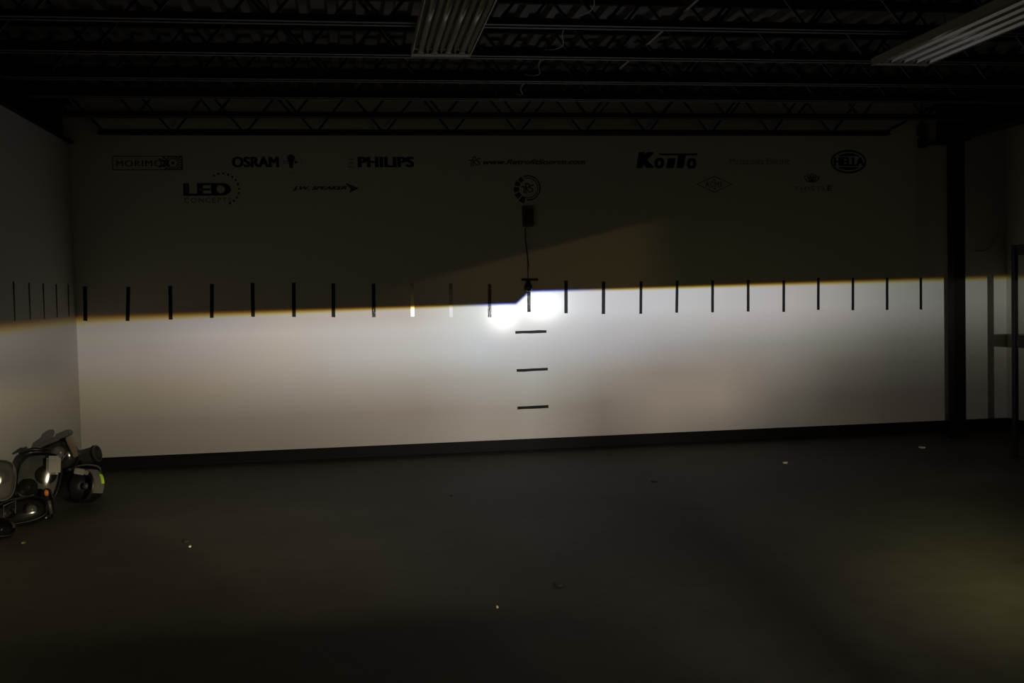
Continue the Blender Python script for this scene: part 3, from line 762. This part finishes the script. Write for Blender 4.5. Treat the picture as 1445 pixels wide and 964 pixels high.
# C: round black bowl with grey shell and lime label
t_ = thing('round_headlight', (.372, -1.37, .112), 'round black headlight bucket with grey rim and lime green label on the floor', 'headlight', None, (D(78), D(12), D(-38)))
bm = bmesh.new(); lathe(bm, [(.092, .055), (.090, .02), (.075, -.02), (.045, -.045), (.02, -.05), (0, -.05)], 32); fin(bm, 'inner_bowl', PLAST, t_, True)
bm = bmesh.new(); lathe(bm, [(.092, .055), (.104, .055), (.106, .035), (.104, -.015), (.088, -.05), (.05, -.075), (0, -.08)], 32); fin(bm, 'shell', PLAST, t_, True)
def band(a0, a1, r, z0, z1, M, name, n_=14):
    bm = bmesh.new(); rows = []
    for k in range(n_):
        a = a0+(a1-a0)*k/(n_-1); ca, sa = math.cos(a), math.sin(a)
        rows.append([bm.verts.new((rr*ca, rr*sa, z)) for rr, z in ((r, z0), (r+.004, z0), (r+.004, z1), (r, z1))])
    for p_, q_ in zip(rows, rows[1:]):
        for i in range(4): bm.faces.new((p_[i], p_[(i+1) % 4], q_[(i+1) % 4], q_[i]))
    bm.faces.new(rows[0]); bm.faces.new(rows[-1][::-1])
    fin(bm, name, M, t_)
band(D(-8), D(88), .1045, -.030, .045, LGREY, 'rim_band'); band(D(24), D(56), .109, -.028, -.008, LIME, 'label')
bm = bmesh.new(); lathe(bm, [(0, .0), (.018, .002), (.022, .02), (.012, .03), (0, .03)], 14); fin(bm, 'bulb_holder', GPLAST, t_, True)
headlight((.27, -1.030, .088), (0, 0, D(6)), [(-.10, -.088), (.10, -.088), (.105, .03), (.085, .102), (-.085, .102), (-.105, .0)], .12,
    'black headlight shell on the floor under the grey can at the back of the pile', bez=PLAST, lens=glass('dark_clear_d', (.3, .3, .3), .01), bowls=())
# connector jumble between A and C
t_ = thing('wiring_connector', (.345, -1.47, .205), 'grey plug with short wires between the boxy and round headlights', 'connector', None, (0, D(15), D(20)))
box('plug', (-.03, -.02, 0), (.03, .02, .035), LGREY, t_, .004); box('socket', (.03, -.015, .004), (.055, .015, .030), GPLAST, t_, .003)
for k in range(3):
    bm = bmesh.new(); tube(bm, [(-.03, -.01+.01*k, .018), (-.06, -.02+.015*k, .03-.01*k), (-.085, -.01+.02*k, .0), (-.09, .0, -.04)], .003, 5); fin(bm, 'wire', PLAST if k != 1 else mat('blue_wire', (.03, .04, .15), .4), t_, True)
# D: wide clear lens assembly standing up
D_ = headlight((.19, -1.70, .225), (D(-10), D(4), D(14)), [(-.125, -.15), (.06, -.16), (.115, -.02), (.110, .13), (.02, .155), (-.10, .14), (-.14, .02)], .16,
    'large clear lens headlight standing upright at the front of the pile', bowls=((.035, .02, .055), (-.06, -.05, .05)), bez=PLAST, lens=CLEAR, tabs=((.08, .12, -.5), (-.02, .145, -1.4)))
bm = bmesh.new(); bx(bm, (.03, -.036, .02), (.108, -.01, .13)); bmesh.ops.bevel(bm, geom=bm.edges[:], offset=.012, segments=2, affect='EDGES'); tag(fin(bm, 'side_marker', mat('hazed_corner_plastic', (.17, .16, .145), .3, coat=.3), D_), 'hazy pale corner section')
bm = bmesh.new(); tube(bm, [(-.12, .0, .145), (-.05, .0, .170), (.04, .0, .168)], [.006, .013, .009], 8); fin(bm, 'top_seal', PLAST, D_, True)
# amber lamp
t_ = thing('amber_turn_lamp', (.262, -1.835, .105), 'narrow turn lamp with amber bulb leaning in front of the clear headlight', 'headlight', None, (D(6), D(-4), 0))
bm = bmesh.new(); prism(bm, smooth_outline([(-.028, -.10), (.026, -.10), (.03, .06), (.0, .08), (-.026, .06)], 1), 0, .05, .7); bm.normal_update(); bmesh.ops.solidify(bm, geom=bm.faces[:], thickness=.002); fin(bm, 'housing', PLAST, t_)
bm = bmesh.new(); lathe(bm, [(0, -.018), (.010, -.014), (.014, 0), (.011, .014), (0, .024)], 14); bmesh.ops.translate(bm, vec=(.004, -.004, .055), verts=bm.verts); fin(bm, 'bulb', AMBER, t_, True)
bm = bmesh.new(); tube(bm, [(-.022, -.012, .02), (-.020, -.014, -.03), (-.016, -.012, -.09)], .0055, 8); fin(bm, 'pale_strip', mat('cream_shine', (.45, .42, .28), .3), t_, True)  # chrome strip; its bright shine is put into the cream colour
bm = bmesh.new(); tube(bm, [(.012, -.006, .012), (.014, -.006, -.07)], .011, 12); fin(bm, 'bulb_tube', GPLAST, t_, True)
# F: hazy panel leaning on the left wall
headlight((.082, -2.02, .275), (D(-8), D(6), D(30)), [(-.07, -.11), (.05, -.115), (.075, .0), (.06, .10), (-.05, .115), (-.075, .02)], .10,
    'hazy grey headlight leaning against the left wall at the photo edge', bez=LGREY, lens=HAZY, bowls=((.0, .02, .045),))
# E: low black assemblies on the floor
E_ = headlight((.165, -1.98, .10), (D(-28), D(-8), D(20)), [(-.13, -.07), (.10, -.085), (.14, -.01), (.10, .06), (-.06, .075), (-.14, .03)], .14,
    'low black headlight with thin chrome outlines lying in front of the hazy one', bez=PLAST, lens=glass('dark_clear', (.6, .6, .6), .02), proj_=(.05, -.01, .030), bowls=((-.06, .0, .036),))
bm = bmesh.new(); tube(bm, [(-.095, -.035, -.035), (-.085, -.038, .03), (-.02, -.038, .045), (-.035, -.038, -.03)], .002, 6); fin(bm, 'chrome_trim', CHROME, E_)
E2 = headlight((.13, -2.32, .075), (D(-35), D(10), D(35)), [(-.12, -.05), (.08, -.06), (.12, .0), (.06, .05), (-.08, .05)], .11,
    'flat black headlight nearest the camera in the pile, with a bright glint', bez=PLAST, lens=glass('dark_clear_b', (.5, .5, .5), .02), bowls=((.03, .0, .03),))
headlight((.10, -1.45, .13), (D(-5), D(-12), D(10)), [(-.08, -.115), (.07, -.12), (.085, .05), (.02, .11), (-.08, .09)], .13,
    'black headlight housing wedged under the boxy one against the left wall', bez=PLAST, lens=glass('dark_clear_c', (.4, .4, .4), .01), bowls=())

# ------------------------------------------------------------------ litter on the floor
def scrap(x, y, sx, sy, M, label, name='paper_scrap', cat='scrap', rz=0):
    rnd = random.Random(int(x*1000)); bm = bmesh.new(); n_ = 7
    top = [bm.verts.new((sx*math.cos(2*PI*k/n_)*rnd.uniform(.7, 1), sy*math.sin(2*PI*k/n_)*rnd.uniform(.7, 1), .004+rnd.uniform(0, .006))) for k in range(n_)]
    bot = [bm.verts.new((v.co.x, v.co.y, 0)) for v in top]
    bm.faces.new(top); bm.faces.new(bot[::-1])
    for k in range(n_): bm.faces.new((bot[k], bot[(k+1) % n_], top[(k+1) % n_], top[k]))
    o = fin(bm, name, M); o.location = (x, y, 0.0); o.rotation_euler = (0, 0, rz); tag(o, label, cat)
scrap(6.324, -.766, .026, .040, PAPER, 'small pale paper scrap on the floor near the column')
scrap(2.563, -4.119, .005, .006, PAPER, 'tiny pale fleck on the floor in the centre foreground')
scrap(1.189, -2.736, .007, .012, PAPER, 'tiny pale fleck on the floor at the left')
scrap(2.607, -1.732, .010, .022, DIRT, 'small dark grit spot on the floor left of centre', 'grit_spot', 'debris')
scrap(1.15, -2.60, .022, .030, DIRT, 'dark crumb on the floor beside the left pale fleck', 'grit_spot', 'debris')
scrap(2.86, -3.86, .022, .025, DIRT, 'dark crumb on the floor in the centre foreground', 'grit_spot', 'debris')
scrap(3.95, -1.60, .025, .022, DIRT, 'dark crumb on the floor right of centre', 'grit_spot', 'debris')
scrap(5.05, -1.15, .02, .02, PAPER, 'small pale chip on the floor midway to the column')
scrap(.30, -2.42, .016, .018, mat('dull_lime', (.06, .08, .01), .6), 'tiny yellow green fleck on the floor before the pile')
